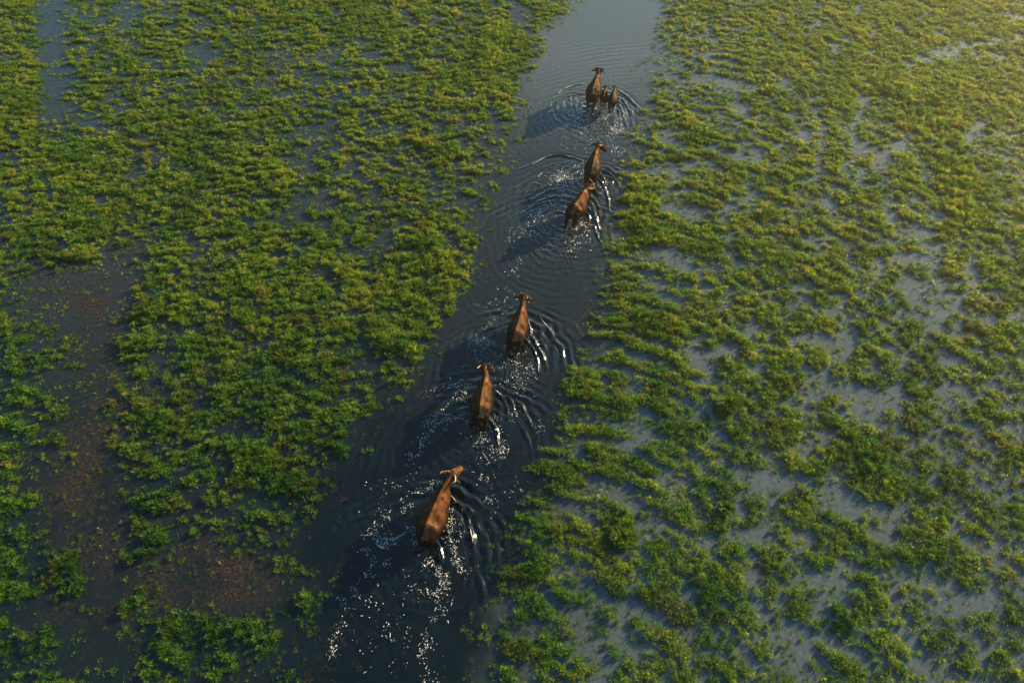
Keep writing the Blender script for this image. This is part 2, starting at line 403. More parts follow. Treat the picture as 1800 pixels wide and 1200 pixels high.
# scattered specks of drowned leaves
sp = N(wt, 'ShaderNodeTexVoronoi'); sp.inputs['Scale'].default_value = 13
wt.links.new(ob, sp.inputs['Vector'])
spm = mth(wt, 'LESS_THAN', sp.outputs['Distance'], .17)
spm = mth(wt, 'MULTIPLY', spm, mth(wt, 'MULTIPLY', aS.outputs['Fac'], ramp(wt, nb.outputs[0], [(.42, (0,)*3), (.6, (.8,)*3)]).outputs[0]))
c = mixc(wt, spm, c, (.05, .05, .035))
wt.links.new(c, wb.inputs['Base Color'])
wb.inputs['IOR'].default_value = 1.47
wb.inputs['Roughness'].default_value = 0.11
bw = noise(wt, 5.0, 4, .6, ob, .4); bw2 = noise(wt, 22.0, 2, .5, ob)
bsum = mth(wt, 'ADD', bw.outputs[0], mth(wt, 'MULTIPLY', bw2.outputs[0], .25))
bp = N(wt, 'ShaderNodeBump'); bp.inputs['Strength'].default_value = .5; bp.inputs['Distance'].default_value = .012
wt.links.new(bsum, bp.inputs['Height']); wt.links.new(bp.outputs[0], wb.inputs['Normal'])

# ================================================================== GRASS
def leaf_mat(name, stops, trans=.52, rough=.5):
    m, t, p = new_mat(name)
    tone = N(t, 'ShaderNodeAttribute', attribute_name='tone'); tone.attribute_type = 'INSTANCER'
    dry = N(t, 'ShaderNodeAttribute', attribute_name='dry'); dry.attribute_type = 'INSTANCER'
    along = N(t, 'ShaderNodeAttribute', attribute_name='along')
    leafr = N(t, 'ShaderNodeAttribute', attribute_name='leafr')
    v = mth(t, 'ADD', tone.outputs['Fac'], mth(t, 'MULTIPLY', mth(t, 'SUBTRACT', leafr.outputs['Fac'], .5), .35), True)
    base = ramp(t, v, stops)
    # older blades turn straw and rust towards the tip
    dv = mth(t, 'ADD', dry.outputs['Fac'], mth(t, 'MULTIPLY', mth(t, 'SUBTRACT', leafr.outputs['Fac'], .74), .9), True)
    dv = mth(t, 'MULTIPLY', dv, mth(t, 'ADD', mth(t, 'MULTIPLY', along.outputs['Fac'], .7), .3))
    col_ = mixc(t, dv, base.outputs[0], (.17, .085, .03))
    t.links.new(col_, p.inputs['Base Color'])
    p.inputs['Roughness'].default_value = rough
    p.inputs['Specular IOR Level'].default_value = .3
    tr = N(t, 'ShaderNodeBsdfTranslucent'); t.links.new(col_, tr.inputs['Color'])
    mx = N(t, 'ShaderNodeMixShader'); mx.inputs[0].default_value = trans
    out = t.nodes['Material Output']
    t.links.new(p.outputs[0], mx.inputs[1]); t.links.new(tr.outputs[0], mx.inputs[2]); t.links.new(mx.outputs[0], out.inputs[0])
    return m
GM = leaf_mat('marsh grass leaf', [(0, (.014, .085, .014)), (.3, (.045, .165, .016)), (.6, (.115, .245, .020)), (.85, (.215, .315, .026)), (1, (.34, .33, .04))])
WM = leaf_mat('drowned weed', [(0, (.030, .022, .016)), (.5, (.060, .042, .022)), (1, (.075, .075, .025))], .2)
def tuft(name, n, rad, hmin, hmax, wid, lean, mat, seed, flat=False):
    r = random.Random(seed); V = []; F = []; al = []; lr = []
    for i in range(n):
        a0 = r.uniform(0, 6.283); rr = rad*math.sqrt(r.random())
        x0, y0 = rr*math.cos(a0), rr*math.sin(a0)
        a1 = a0+r.gauss(0, 1.1)
        L = r.uniform(hmin, hmax); ln = lean*r.uniform(.5, 1.3)*(0.5+.8*rr/rad)
        ln = min(ln, 1.45)
        z0 = r.uniform(0, .035) if not flat else 0.004
        w = wid*r.uniform(.7, 1.3)
        dx, dy = math.cos(a1), math.sin(a1)
        sx, sy = -dy*w*.5, dx*w*.5
        st = [(0, ln*.55, .75), (.5, ln, 1.0), (1, ln*1.35, 0)]
        p = Vector((x0, y0, z0)); b0 = len(V); rnd = r.random()
        pos = [p.copy()]
        for k in range(2):
            th = min(ln*(.6+.8*k), 1.75)
            p = p+Vector((dx*math.sin(th), dy*math.sin(th), math.cos(th)))*(L*.5)
            if flat: p.z = max(p.z*.3, .004)
            pos.append(p.copy())
        V += [(pos[0].x-sx*.7, pos[0].y-sy*.7, pos[0].z), (pos[0].x+sx*.7, pos[0].y+sy*.7, pos[0].z),
              (pos[1].x+sx, pos[1].y+sy, pos[1].z), (pos[1].x-sx, pos[1].y-sy, pos[1].z), tuple(pos[2])]
        al += [0, 0, .5, .5, 1]; lr += [rnd]*5
        F += [(b0, b0+1, b0+2, b0+3), (b0+3, b0+2, b0+4)]
    o = mesh_obj(name, V, F, mat, link=False)
    add_attr(o, 'along', al); add_attr(o, 'leafr', lr)
    return o
def gcoll(name, objs):
    c_ = bpy.data.collections.new(name)
    for o in objs: c_.objects.link(o)
    return c_
tc1 = gcoll('tuft kinds', [tuft('tuft%d' % i, 20, .07+.02*(i % 3), .08, .19+.03*(i % 2),   .018, .66+.14*(i % 3), GM, 100+i) for i in range(6)]
            + [tuft('tuft%d' % (6+i), 36, .07, .16, .30, .014, .40, GM, 200+i) for i in range(2)])
tc2 = gcoll('weed kinds', [tuft('weed%d' % i, 9, .10, .03, .07, .022, 1.2, WM, 300+i, True) for i in range(4)])
def scatter(name, pts, attrs, coll, mat):
    me = bpy.data.meshes.new(name)
    me.vertices.add(len(pts)); me.vertices.foreach_set('co', np.asarray(pts, np.float32).ravel())
    for k, v in attrs.items():
        v = np.asarray(v)
        if v.ndim == 2:
            a_ = me.attributes.new(k, 'FLOAT_VECTOR', 'POINT'); a_.data.foreach_set('vector', v.astype(np.float32).ravel())
        elif v.dtype.kind == 'i':
            a_ = me.attributes.new(k, 'INT', 'POINT'); a_.data.foreach_set('value', v.astype(np.int32))
        else:
            a_ = me.attributes.new(k, 'FLOAT', 'POINT'); a_.data.foreach_set('value', v.astype(np.float32))
    me.update(); me.materials.append(mat)
    o = bpy.data.objects.new(name, me); col.objects.link(o)
    g = bpy.data.node_groups.new(name, 'GeometryNodeTree')
    g.interface.new_socket('Geometry', in_out='INPUT', socket_type='NodeSocketGeometry')
    g.interface.new_socket('Geometry', in_out='OUTPUT', socket_type='NodeSocketGeometry')
    gi = g.nodes.new('NodeGroupInput'); go = g.nodes.new('NodeGroupOutput')
    ci = g.nodes.new('GeometryNodeCollectionInfo'); ci.inputs['Collection'].default_value = coll
    ci.inputs['Separate Children'].default_value = True; ci.inputs['Reset Children'].default_value = True
    ip = g.nodes.new('GeometryNodeInstanceOnPoints'); ip.inputs['Pick Instance'].default_value = True
    def na(k, typ):
        n = g.nodes.new('GeometryNodeInputNamedAttribute'); n.data_type = typ; n.inputs['Name'].default_value = k
        return next(s for s in n.outputs if s.enabled and s.name == 'Attribute')
    g.links.new(gi.outputs[0], ip.inputs['Points']); g.links.new(ci.outputs[0], ip.inputs['Instance'])
    g.links.new(na('variant', 'INT'), ip.inputs['Instance Index'])
    g.links.new(na('rot', 'FLOAT_VECTOR'), ip.inputs['Rotation'])
    g.links.new(na('scl', 'FLOAT_VECTOR'), ip.inputs['Scale'])
    g.links.new(ip.outputs[0], go.inputs[0])
    md = o.modifiers.new('scatter', 'NODES'); md.node_group = g
    return o
def rnd_pts(x0, x1, y0, y1, dens):
    n = int((x1-x0)*(y1-y0)*dens)
    return x0+rng.random(n)*(x1-x0), y0+rng.random(n)*(y1-y0)
GX0, GX1, GY0, GY1 = -37, 37, -1.5, 50
DENS = 200
x, y = rnd_pts(GX0, GX1, GY0, GY1, DENS)
# keep what the photograph and cameras a step to the side can see
vis = np.abs(x) < 7+ (y*cP+H*sP)*0.82
x, y = x[vis], y[vis]
cv, lu, ru, cd_, s_, op_ = marsh(x, y)
fine = fbm(x*5, y*5, 3, 3)
fine2 = fbm(x*11, y*11, 6, 2)
prob = smooth(-.12, .42, cv+(fine-.5)*.75+(fine2-.5)*.45)*0.95 + .10*ru*(cd_ < 0) + 0.20*smooth(-.85, -.1, cv)*smooth(.42, .62, fine)*(cd_ < 0)
prob = prob*np.where(ru > .3, .75, 1)
keep = rng.random(len(x)) < prob
x, y, cv, lu, ru, cd_, fine = (q[keep] for q in (x, y, cv, lu, ru, cd_, fine))
n = len(x); print('TUFTS', n)
body = smooth(-.05, .55, cv)
mound = fbm(x*1.7, y*1.7, 5, 3)
z = -0.02+body*(0.005+0.075*mound)+lu*.015
sz = (.80-.16*smooth(16, 6, y))*(0.62+0.42*body+.10*lu)*(0.65+.7*rng.random(n))
sz = np.where(cv < -.05, .32+.34*rng.random(n), sz)
var = rng.integers(0, 6, n)
tall = (lu > .45) & (rng.random(n) < .14) | (rng.random(n) < .012)
var = np.where(tall, rng.integers(6, 8, n), var)
tone = .35+.42*(fbm(x*.9, y*.9, 7, 4)-.5)*2+.20*rng.standard_normal(n)+.10*body+.16*(mound-.5)-.22*lu*smooth(20, 8, y)-.16*smooth(3, -6, x)*smooth(18, 8, y)+.12*smooth(8, 26, y)  # lower-left vignette and weaker backlight are painted into the blade tone
dry = .02+.55*smooth(.56, .75, fbm(x*1.3+90, y*1.3, 1, 4))+.45*ru+.20*rng.random(n)*(1-body)
lean = np.stack([rng.normal(0, .22, n), rng.normal(0, .22, n), rng.random(n)*6.283], 1)
zs = sz*(0.62+.35*body)
gr = scatter('marsh_grass', np.stack([x, y, z], 1), dict(variant=var.astype(np.int32), rot=lean, scl=np.stack([sz, sz, zs], 1), tone=np.clip(tone, 0, 1), dry=np.clip(dry, 0, 1)), tc1, GM)
tag(gr, 'low green marsh grass growing in ragged patches out of the shallow water on both banks', 'grass', kind='stuff')

# sparse drowned weed along the banks and over the muddy shallows
x, y = rnd_pts(GX0, GX1, GY0, GY1, 45)
vis = np.abs(x) < 7+(y*cP+H*sP)*0.82
x, y = x[vis], y[vis]
cv, lu, ru, cd_, s_, op_ = marsh(x, y)
cdm = cd_/s_
w_ = np.exp(-((cdm-.15)/.65)**2)*.9*smooth(.38, .62, fbm(x*.7+3, y*.7, 6, 3)) + .55*ru + .16*(cdm < 0)*(cv < .1)
w_ *= smooth(.35, .65, fbm(x*3, y*3, 2, 3))
keep = rng.random(len(x)) < np.clip(w_, 0, 1)
x, y = x[keep], y[keep]; n = len(x); print('WEEDS', n)
sz = .35+.55*rng.random(n)
we = scatter('floating_weed', np.stack([x, y, np.full(n, .004)], 1), dict(variant=rng.integers(0, 4, n).astype(np.int32), rot=np.stack([rng.normal(0, .05, n), rng.normal(0, .05, n), rng.random(n)*6.283], 1), scl=np.stack([sz, sz, sz], 1), tone=rng.random(n), dry=rng.random(n)*.4), tc2, WM)
tag(we, 'reddish brown drowned weed and leaf litter scattered along the channel edges', 'weed', kind='stuff')

# ================================================================== FOAM
fm, ft, fb = new_mat('damp foam')
fb.inputs['Base Color'].default_value = (.62, .66, .70, 1); fb.inputs['Roughness'].default_value = .45
fn = noise(ft, 40, 3, .6, N(ft, 'ShaderNodeTexCoord').outputs['Object'])
ft.links.new(ramp(ft, fn.outputs[0], [(.3, (.42, .47, .52)), (.7, (.74, .78, .80))]).outputs[0], fb.inputs['Base Color'])
FV = []; FF = []
def blob(cx, cy, r, ang=0, asp=1.0, z=None, k=8):
    h0 = 0; b0 = len(FV)
    ca, sa = math.cos(ang), math.sin(ang)
    FV.append([cx, cy, r*.15+.006])
    for i in range(k):
        t = 6.2832*i/k; rr = r*random.uniform(.65, 1.2)
        u, v = rr*math.cos(t)*asp, rr*math.sin(t)
        FV.append([cx+u*ca-v*sa, cy+u*sa+v*ca, -.006])
    for i in range(k): FF.append((b0, b0+1+i, b0+1+(i+1) % k))
def ribbon(P, w):
    P = np.asarray(P); b0 = len(FV); m = len(P)
    d = np.gradient(P, axis=0); L = np.hypot(d[:, 0], d[:, 1])+1e-9
    nx_, ny_ = -d[:, 1]/L, d[:, 0]/L
    for i in range(m):
        ww = w*math.sin(math.pi*(i+.15)/(m-.7))*random.uniform(.5, 1.4)*.5
        ww = max(ww, .003)
        FV.append([P[i][0]-nx_[i]*ww, P[i][1]-ny_[i]*ww, -.004])
        FV.append([P[i][0], P[i][1], .010])
        FV.append([P[i][0]+nx_[i]*ww, P[i][1]+ny_[i]*ww, -.004])
    for i in range(m-1):
        for k in (0, 1):
            q = b0+3*i+k
            FF.append((q, q+1, q+4)); FF.append((q, q+4, q+3))
def foam_cloud(pts, rad, n, rmin=.010, rmax=.035, chain=.25):
    """flecks of foam scattered along a traced pixel polyline"""
    P = spline([at(*p) for p in pts], 8) if len(pts) > 1 else np.array([at(*pts[0])])
    _, _, s0 = to_px(P[0][0], P[0][1])
    rm = rad/s0
    for _ in range(n):
        q = P[random.randrange(len(P))]
        cx = q[0]+random.gauss(0, rm*.6); cy = q[1]+random.gauss(0, rm*.6)
        # gather the flecks into strings
        a_ = vnoise(np.array([cx*4]), np.array([cy*4]), 1)[0]
        if a_ < .34: continue
        r = (rmin+(rmax-rmin)*random.random()**2.6)*(1.15 if cy < 17 else 1.7)
        if random.random() < chain:
            ang = random.uniform(0, 6.28); L = random.uniform(.05, .15); pp = []
            x_, y_ = cx, cy
            for k in range(6):
                pp.append((x_, y_)); ang += random.gauss(0, .55); x_ += math.cos(ang)*L/5; y_ += math.sin(ang)*L/5
            ribbon(pp, r*1.1)
        else:
            blob(cx, cy, r, random.uniform(0, 6.28), random.uniform(1, 1.6))
FOAM = [
 # last buffalo
 ([(640,965),(655,930),(680,905),(720,890)],16,170),([(655,955),(680,950),(715,940)],14,150),([(700,880),(740,862),(765,850)],8,90),([(720,890),(725,930),(730,960)],12,110),
 ([(785,880),(800,910),(815,940)],11,90),([(790,900),(790,940),(790,980)],16,150),([(745,985),(775,1000),(800,985)],16,120),([(780,1030),(790,1010),(815,1000)],16,130),([(640,1010),(650,980),(680,990)],10,60),
 ([(600,1060),(620,1040),(605,1080),(590,1120),(585,1150)],11,110),([(600,1050),(625,1045)],8,36),([(710,1035),(760,1040),(790,1050)],14,70),([(770,1060),(785,1070),(760,1090),(730,1100)],10,60),([(740,1120),(755,1135),(735,1150),(745,1175)],10,60),([(700,990),(640,1060),(700,1100)],45,70),([(700,1100),(680,1150)],60,70),
 ([(740,1180),(760,1195)],14,20),([(795,1000),(800,980),(810,965)],12,60),
 # between last and second last
 ([(725,800),(745,775),(775,750)],13,110),([(750,760),(765,735),(790,720)],13,120),([(780,725),(800,735),(815,740)],14,130),([(800,700),(830,690)],14,50),([(840,775),(850,800)],20,40),([(700,830),(740,820)],25,30),([(735,800),(700,850),(650,880)],25,40),
 ([(860,790),(880,800),(850,820),(860,850)],16,110),([(880,780),(885,800)],10,60),([(855,870),(860,890)],12,45),([(870,730),(880,750),(885,770)],10,50),([(900,720),(915,740)],12,40),([(845,750),(850,775)],16,60),([(940,740),(950,760)],14,30),
 ([(900,850),(905,870)],16,20),
 # second last to mid channel
 ([(815,650),(830,640),(850,640)],14,40),([(870,660),(900,680),(920,680)],18,90),([(920,670),(930,650),(935,640)],12,80),([(900,640),(915,660)],16,70),([(850,620),(840,600),(850,585)],13,110),([(850,600),(875,600)],14,90),([(860,625),(880,640)],16,60),([(915,620),(905,640)],12,60),([(755,690),(790,680),(815,665)],10,60),([(930,560),(935,590),(950,610)],9,40),([(850,575),(880,560)],8,45),
 ([(895,490),(905,470),(915,440)],12,40),([(890,500),(900,540)],30,40),([(900,430),(915,400),(940,380)],14,90),([(900,540),(850,540)],20,30),
 # orange buffalo
 ([(935,380),(955,370),(975,360)],12,130),([(930,400),(925,420)],14,60),([(1010,385),(1020,400),(1030,390)],12,80),([(1010,425),(1020,410),(1015,430),(1000,445)],10,60),([(1000,370),(1020,420)],22,90),([(1040,400),(1045,430)],16,60),([(940,390),(990,430)],25,60),
 # head turned
 ([(985,300),(1000,320),(1020,300)],14,140),([(1010,290),(1020,285)],8,50),([(970,310),(985,330)],16,60),([(1055,320),(1062,350)],11,80),([(980,318),(985,310)],6,50),([(990,330),(1000,340)],12,40),
 # leading group
 ([(1000,180),(1015,185),(1005,200)],14,140),([(1045,190),(1060,200),(1070,210)],13,170),([(1060,205),(1080,230),(1090,225)],12,150),([(1030,195),(1040,215)],16,80),([(1088,190),(1096,210)],9,60),([(1070,235),(1085,255),(1090,270)],20,100),([(1000,215),(1040,240)],28,80),([(985,185),(1000,195)],12,50),([(1080,215),(1095,240)],12,60),([(1010,230),(1090,280)],30,60),
]
for pts, rad, n_ in FOAM:
    foam_cloud(pts, rad, int(n_*1.6), .006, .023, .10)
# a thin broken line of foam riding on the sharper crests
for P, h_, w_ in CREST_G:
    if h_ < .03: continue
    m = len(P); i = random.randrange(2)
    while i < m-3:
        L = random.randint(3, 9)
        if random.random() < (.22 if h_ < .045 else .45):
            seg = P[i:i+L]+np.array([random.gauss(0, .006), random.gauss(0, .006)])
            if len(seg) > 2: ribbon(seg+rng.normal(0, .008, seg.shape), .020+.015*random.random())
        i += L
FVa = np.array(FV)
FVa[:, 2] += height(FVa[:, 0], FVa[:, 1])
foam = np_mesh('foam', FVa, np.array(FF), fm, False)
tag(foam, 'white flecks and strings of foam drifting on the stirred channel water', 'foam', kind='stuff')
print('FOAM', len(FV))

# ================================================================== BUFFALO BODIES
def hide_mat(name, k=1.0, sheen=1.0):
    m, t, p = new_mat(name)
    o_ = N(t, 'ShaderNodeTexCoord').outputs['Object']
    a_ = noise(t, 4.2, 6, .68, o_, .6); b_ = noise(t, 55, 3, .7, o_)
    c1 = ramp(t, a_.outputs[0], [(.3, (.020*k, .011*k, .008*k)), (.48, (.080*k, .036*k, .016*k)), (.68, (.24*k, .105*k, .042*k))])
    c2 = mixc(t, mth(t, 'MULTIPLY', b_.outputs[0], .45), c1.outputs[0], (.08*k, .038*k, .018*k))
    wet_shade = N(t, 'ShaderNodeAttribute', attribute_name='wet_shade')
    c2 = mixc(t, wet_shade.outputs['Fac'], c2, (.011, .008, .007))  # near-black: soaked lower body plus the painted shade of the rump
    t.links.new(c2, p.inputs['Base Color'])
    rr = ramp(t, a_.outputs[0], [(.3, (.32,)*3), (.7, (.42,)*3)])
    p.inputs['Specular IOR Level'].default_value = .035
    t.links.new(rr.outputs[0], p.inputs['Roughness'])
    w_ = N(t, 'ShaderNodeTexNoise'); w_.inputs['Scale'].default_value = 26; w_.inputs['Detail'].default_value = 4
    t.links.new(o_, w_.inputs['Vector'])
    bb = N(t, 'ShaderNodeBump'); bb.inputs['Strength'].default_value = .45; bb.inputs['Distance'].default_value = .012
    t.links.new(w_.outputs[0], bb.inputs['Height'])
    # matt, hairy skin with a faint damp sheen
    df = N(t, 'ShaderNodeBsdfDiffuse'); gl = N(t, 'ShaderNodeBsdfAnisotropic'); mx = N(t, 'ShaderNodeMixShader')
    t.links.new(c2, df.inputs['Color']); gl.inputs['Roughness'].default_value = .42; gl.inputs['Color'].default_value = (.9, .9, .9, 1)
    for q in (df, gl): t.links.new(bb.outputs[0], q.inputs['Normal'])
    mx.inputs[0].default_value = .0045
    t.links.new(df.outputs[0], mx.inputs[1]); t.links.new(gl.outputs[0], mx.inputs[2]); t.links.new(mx.outputs[0], t.nodes['Material Output'].inputs[0])
    t.nodes.remove(p)
    return m
def horn_mat(name, c):
    m, t, p = new_mat(name)
    n_ = noise(t, 18, 3, .6, N(t, 'ShaderNodeTexCoord').outputs['Object'])
    t.links.new(ramp(t, n_.outputs[0], [(.3, tuple(q*.6 for q in c)), (.7, c)]).outputs[0], p.inputs['Base Color'])
    p.inputs['Roughness'].default_value = .38
    return m
HORN_D = horn_mat('dark horn', (.035, .024, .018)); HORN_P = horn_mat('pale horn', (.24, .18, .11)); HORN_R = horn_mat('reddish horn', (.16, .065, .035))
em, et, ep = new_mat('moist eye'); ep.inputs['Base Color'].default_value = (.01, .008, .006, 1); ep.inputs['Roughness'].default_value = .08

def loft(rings, V, F):
    """rings: list of (k,3) arrays, capped"""
    b0 = len(V); k = len(rings[0])
    for r_ in rings: V.extend([tuple(p) for p in r_])
    for i in range(len(rings)-1):
        for j in range(k):
            a0 = b0+i*k+j; a1 = b0+i*k+(j+1) % k
            F.append((a0, a1, a1+k, a0+k))
    F.append(tuple(range(b0+k-1, b0-1, -1))); e0 = b0+(len(rings)-1)*k
    F.append(tuple(range(e0, e0+k)))
def tube(pts, rad, V, F, k=12, flat=(1, 1), dense=5, up=(0, 0, 1)):
    P = spline(pts, dense); rr = np.interp(np.linspace(0, len(pts)-1, len(P)), range(len(pts)), rad)
    rings = []
    d = np.gradient(P, axis=0)
    # rounded ends
    t0 = d[0]/np.linalg.norm(d[0]); t1 = d[-1]/np.linalg.norm(d[-1])
    P = np.vstack([P[0]-t0*rr[0]*.6, P, P[-1]+t1*rr[-1]*.6]); rr = np.concatenate([[rr[0]*.5], rr, [rr[-1]*.5]])
    d = np.gradient(P, axis=0)
    for p, t, r_ in zip(P, d, rr):
        t = t/np.linalg.norm(t); u = np.cross(t, up)
        if np.linalg.norm(u) < 1e-3: u = np.cross(t, (1, 0, 0))
        u /= np.linalg.norm(u); v = np.cross(u, t)
        rings.append(np.array([p+r_*(u*math.cos(a_)*flat[0]+v*math.sin(a_)*flat[1]) for a_ in np.linspace(0, 2*math.pi, k, endpoint=False)]))
    loft(rings, V, F)
def ball(c, r3, V, F, k=12):
    rings = []
    for i in range(1, 8):
        a_ = math.pi*i/8
        rings.append(np.array([(c[0]+r3[0]*math.cos(t)*math.sin(a_), c[1]+r3[1]*math.sin(t)*math.sin(a_), c[2]-r3[2]*math.cos(a_)) for t in np.linspace(0, 2*math.pi, k, endpoint=False)]))
    loft(rings, V, F)

SECT = [(0, 1), (.16, .958), (.36, .885), (.60, .79), (.82, .66), (.96, .51), (1, .40), (.93, .22), (.70, .07), (.35, .01)]
def torso(V, F, b, fat=1.0):
    st = [(-.12,.06,1.17,.98),(-.05,.14,1.23,.84),(.05,.215,1.29,.74),(.18,.285,1.345,.66),(.33,.345,1.385,.58),(.46,.365,1.37,.52),(.64,.405,1.345,.48),(.82,.40,1.345,.47),(1.00,.35,1.355,.48),(1.16,.30,1.385,.51),(1.32,.265,1.40,.55),(1.47,.225,1.37,.60),(1.58,.18,1.32,.70),(1.66,.10,1.26,.82)]
    A = np.array(st); xs = np.linspace(A[0, 0], A[-1, 0], 40)
    rings = []
    for x_ in xs:
        w, zt, zb = (np.interp(x_, A[:, 0], A[:, i]) for i in (1, 2, 3))
        w *= fat*b.get('wide', 1.0)
        half = [(x_, w*q[0], zb+(zt-zb)*q[1]) for q in SECT]
        full = half+[(x_, 0, zb)]+[(x_, -p[1], p[2]) for p in half[:0:-1]]
        rings.append(np.array(full))
    loft(rings, V, F)
def deform(P, b, hinge=1.38, hinge2=2.02):
    """neck and head yaw, lowering of the neck, body bend"""
    P = np.array(P, float)
    low = b.get('low', 0); ny_ = R(b['nyaw']); hy_ = R(b['hyaw'])
    t = np.clip((P[:, 0]-1.3)/.9, 0, 1.4); P[:, 2] -= low*1.1*t
    # head first (about the poll), then neck (about the withers)
    m = smooth(hinge2-.16, hinge2+.10, P[:, 0])
    pit = m*R(b.get('pitch', 22 if not b.get('ext') else 4)); x_ = P[:, 0]-1.97; z_ = P[:, 2]-(1.28-low*.85)
    P[:, 0] = np.where(m > 0, 1.97+x_*np.cos(pit)+z_*np.sin(pit), P[:, 0]); P[:, 2] = np.where(m > 0, (1.28-low*.85)-x_*np.sin(pit)+z_*np.cos(pit), P[:, 2])
    hh_ = hinge2-.05
    horn = P[:, 0]
    ang = hy_*m
    x_ = P[:, 0]-hh_; y_ = P[:, 1].copy()
    P[:, 0] = hh_+x_*np.cos(ang)-y_*np.sin(ang); P[:, 1] = x_*np.sin(ang)+y_*np.cos(ang)
    m = smooth(1.25, 1.9, P[:, 0])
    ang = ny_*m; x_ = P[:, 0]-1.35; y_ = P[:, 1].copy()
    m2 = P[:, 0] > 1.25
    P[:, 0] = np.where(m2, 1.35+x_*np.cos(ang)-y_*np.sin(ang), P[:, 0]); P[:, 1] = np.where(m2, x_*np.sin(ang)+y_*np.cos(ang), P[:, 1])
    # gentle S in the spine
    P[:, 1] += .035*math.sin(b['phase'])*np.sin(P[:, 0]*2.2)
    return P
def deform_rigid(P, b, px_=2.0):
    """horns and eyes follow the head as a rigid piece"""
    P = np.array(P, float); low = b.get('low', 0)
    P[:, 2] -= low*1.1*np.clip((2.05-1.3)/.9, 0, 1.4)
    pit = R(b.get('pitch', 22 if not b.get('ext') else 4)); x_ = P[:, 0]-1.97; z_ = P[:, 2]-(1.28-low*.85)
    P[:, 0] = 1.97+x_*np.cos(pit)+z_*np.sin(pit); P[:, 2] = (1.28-low*.85)-x_*np.sin(pit)+z_*np.cos(pit)
    hh_ = 1.97; ang = R(b['hyaw']); x_ = P[:, 0]-hh_; y_ = P[:, 1].copy()
    P[:, 0] = hh_+x_*math.cos(ang)-y_*math.sin(ang); P[:, 1] = x_*math.sin(ang)+y_*math.cos(ang)
    ang = R(b['nyaw']); x_ = P[:, 0]-1.35; y_ = P[:, 1].copy()
    P[:, 0] = 1.35+x_*math.cos(ang)-y_*math.sin(ang); P[:, 1] = x_*math.sin(ang)+y_*math.cos(ang)
    P[:, 1] += .035*math.sin(b['phase'])*math.sin(2.0*2.2)
    return P
def make_buffalo(b):
    s = b['sc']; calf = b.get('calf', False); ph = b['phase']
    V = []; F = []
    torso(V, F, b, 1.04 if calf else 1.0)
    # neck, head
    tube([(1.28,0,1.10),(1.50,0,1.15),(1.75,0,1.21),(2.0,0,1.26)], [.24,.20,.16,.135], V, F, 14, (.80,1.1))
    tube([(1.95,0,1.27),(2.08,0,1.26),(2.22,0,1.20),(2.36,0,1.13),(2.44,0,1.09)], [.135,.150,.120,.100,.100], V, F, 14, (1.15,1.0))
    ball((2.07,.08,1.31), (.06,.04,.035), V, F); ball((2.07,-.08,1.31), (.06,.04,.035), V, F)
    ball((2.46,0,1.085), (.045,.085,.05), V, F)
    for sy in (1, -1):
        # ears: long leaves carried sideways
        tube([(1.97,sy*.09,1.29),(1.94,sy*.23,1.27),(1.89,sy*.38,1.235)], [.04,.080,.02], V, F, 10, (1.0,.40))
        # hook bones, pin bones, shoulder blades
        ball((.36,sy*.225*b.get('wide',1),1.10), (.14,.085,.075), V, F); ball((-.04,sy*.10,1.13), (.05,.045,.05), V, F)
        tube([(1.28,sy*.10,1.28),(1.31,sy*.16,1.05),(1.36,sy*.16,.85)], [.06,.09,.09], V, F, 10, (1.2,.6))
        sw = math.sin(ph+(0 if sy > 0 else math.pi)); sw2 = math.sin(ph+1.6+(0 if sy > 0 else math.pi))
        f = .20*sw; g = .17*sw2
        tube([(1.30,sy*.13,.92),(1.22,sy*.15,.68),(1.24+f*.6,sy*.17,.42),(1.22+f,sy*.16,.13),(1.25+f,sy*.16,.03)], [.12,.088,.056,.040,.060], V, F, 10)
        tube([(.14,sy*.17,1.02),(.26+g*.3,sy*.20,.72),(.16+g*.5,sy*.185,.56),(.03+g*.8,sy*.165,.44),(.06+g,sy*.16,.13),(.09+g,sy*.16,.03)], [.13,.12,.085,.055,.042,.060], V, F, 10)
        ball((.22,sy*.17,.80), (.24,.14,.26), V, F)
    # tail
    tx = .05*math.sin(ph*2)
    tube([(-.06,0,1.22),(-.15,tx*.5,1.08),(-.17,tx,.80),(-.19,tx*2,.56),(-.20,tx*2.4,.46)], [.045,.030,.022,.026,.014], V, F, 8)
    if not calf: ball((.42,0,.50), (.12,.10,.09), V, F)
    tmp = mesh_obj('tmp', V, F)
    md = tmp.modifiers.new('r', 'REMESH'); md.mode = 'VOXEL'; md.voxel_size = .021; md.use_smooth_shade = True
    ms = tmp.modifiers.new('s', 'SMOOTH'); ms.iterations = 5; ms.factor = .5
    dg = bpy.context.evaluated_depsgraph_get()
    me = bpy.data.meshes.new_from_object(tmp.evaluated_get(dg))
    bpy.data.objects.remove(tmp, do_unlink=True)
    P = np.empty(len(me.vertices)*3, np.float32); me.vertices.foreach_get('co', P); P = P.reshape(-1, 3).astype(float)
    Nn = np.empty(len(me.vertices)*3, np.float32); me.vertices.foreach_get('normal', Nn); Nn = Nn.reshape(-1, 3)
    top = (P[:, 2] > 1.2) & (P[:, 0] > .3) & (P[:, 0] < 1.1)
    if Nn[top, 2].mean() < 0: Nn = -Nn
    ax, ay, az = P[:, 0], np.abs(P[:, 1]), P[:, 2]
    def g3(cx, cy, cz, rx, ry, rz): return np.exp(-((ax-cx)/rx)**2-((ay-cy)/ry)**2-((az-cz)/rz)**2)
    lean = .75 if calf else 1.0
    d = np.zeros(len(P))
    d -= lean*.050*g3(.56, .21, 1.22, .13, .12, .18)          # hollow in front of the hip
    d -= lean*.030*g3(.17, .15, 1.22, .12, .07, .12)          # hollow between hook and pin bone
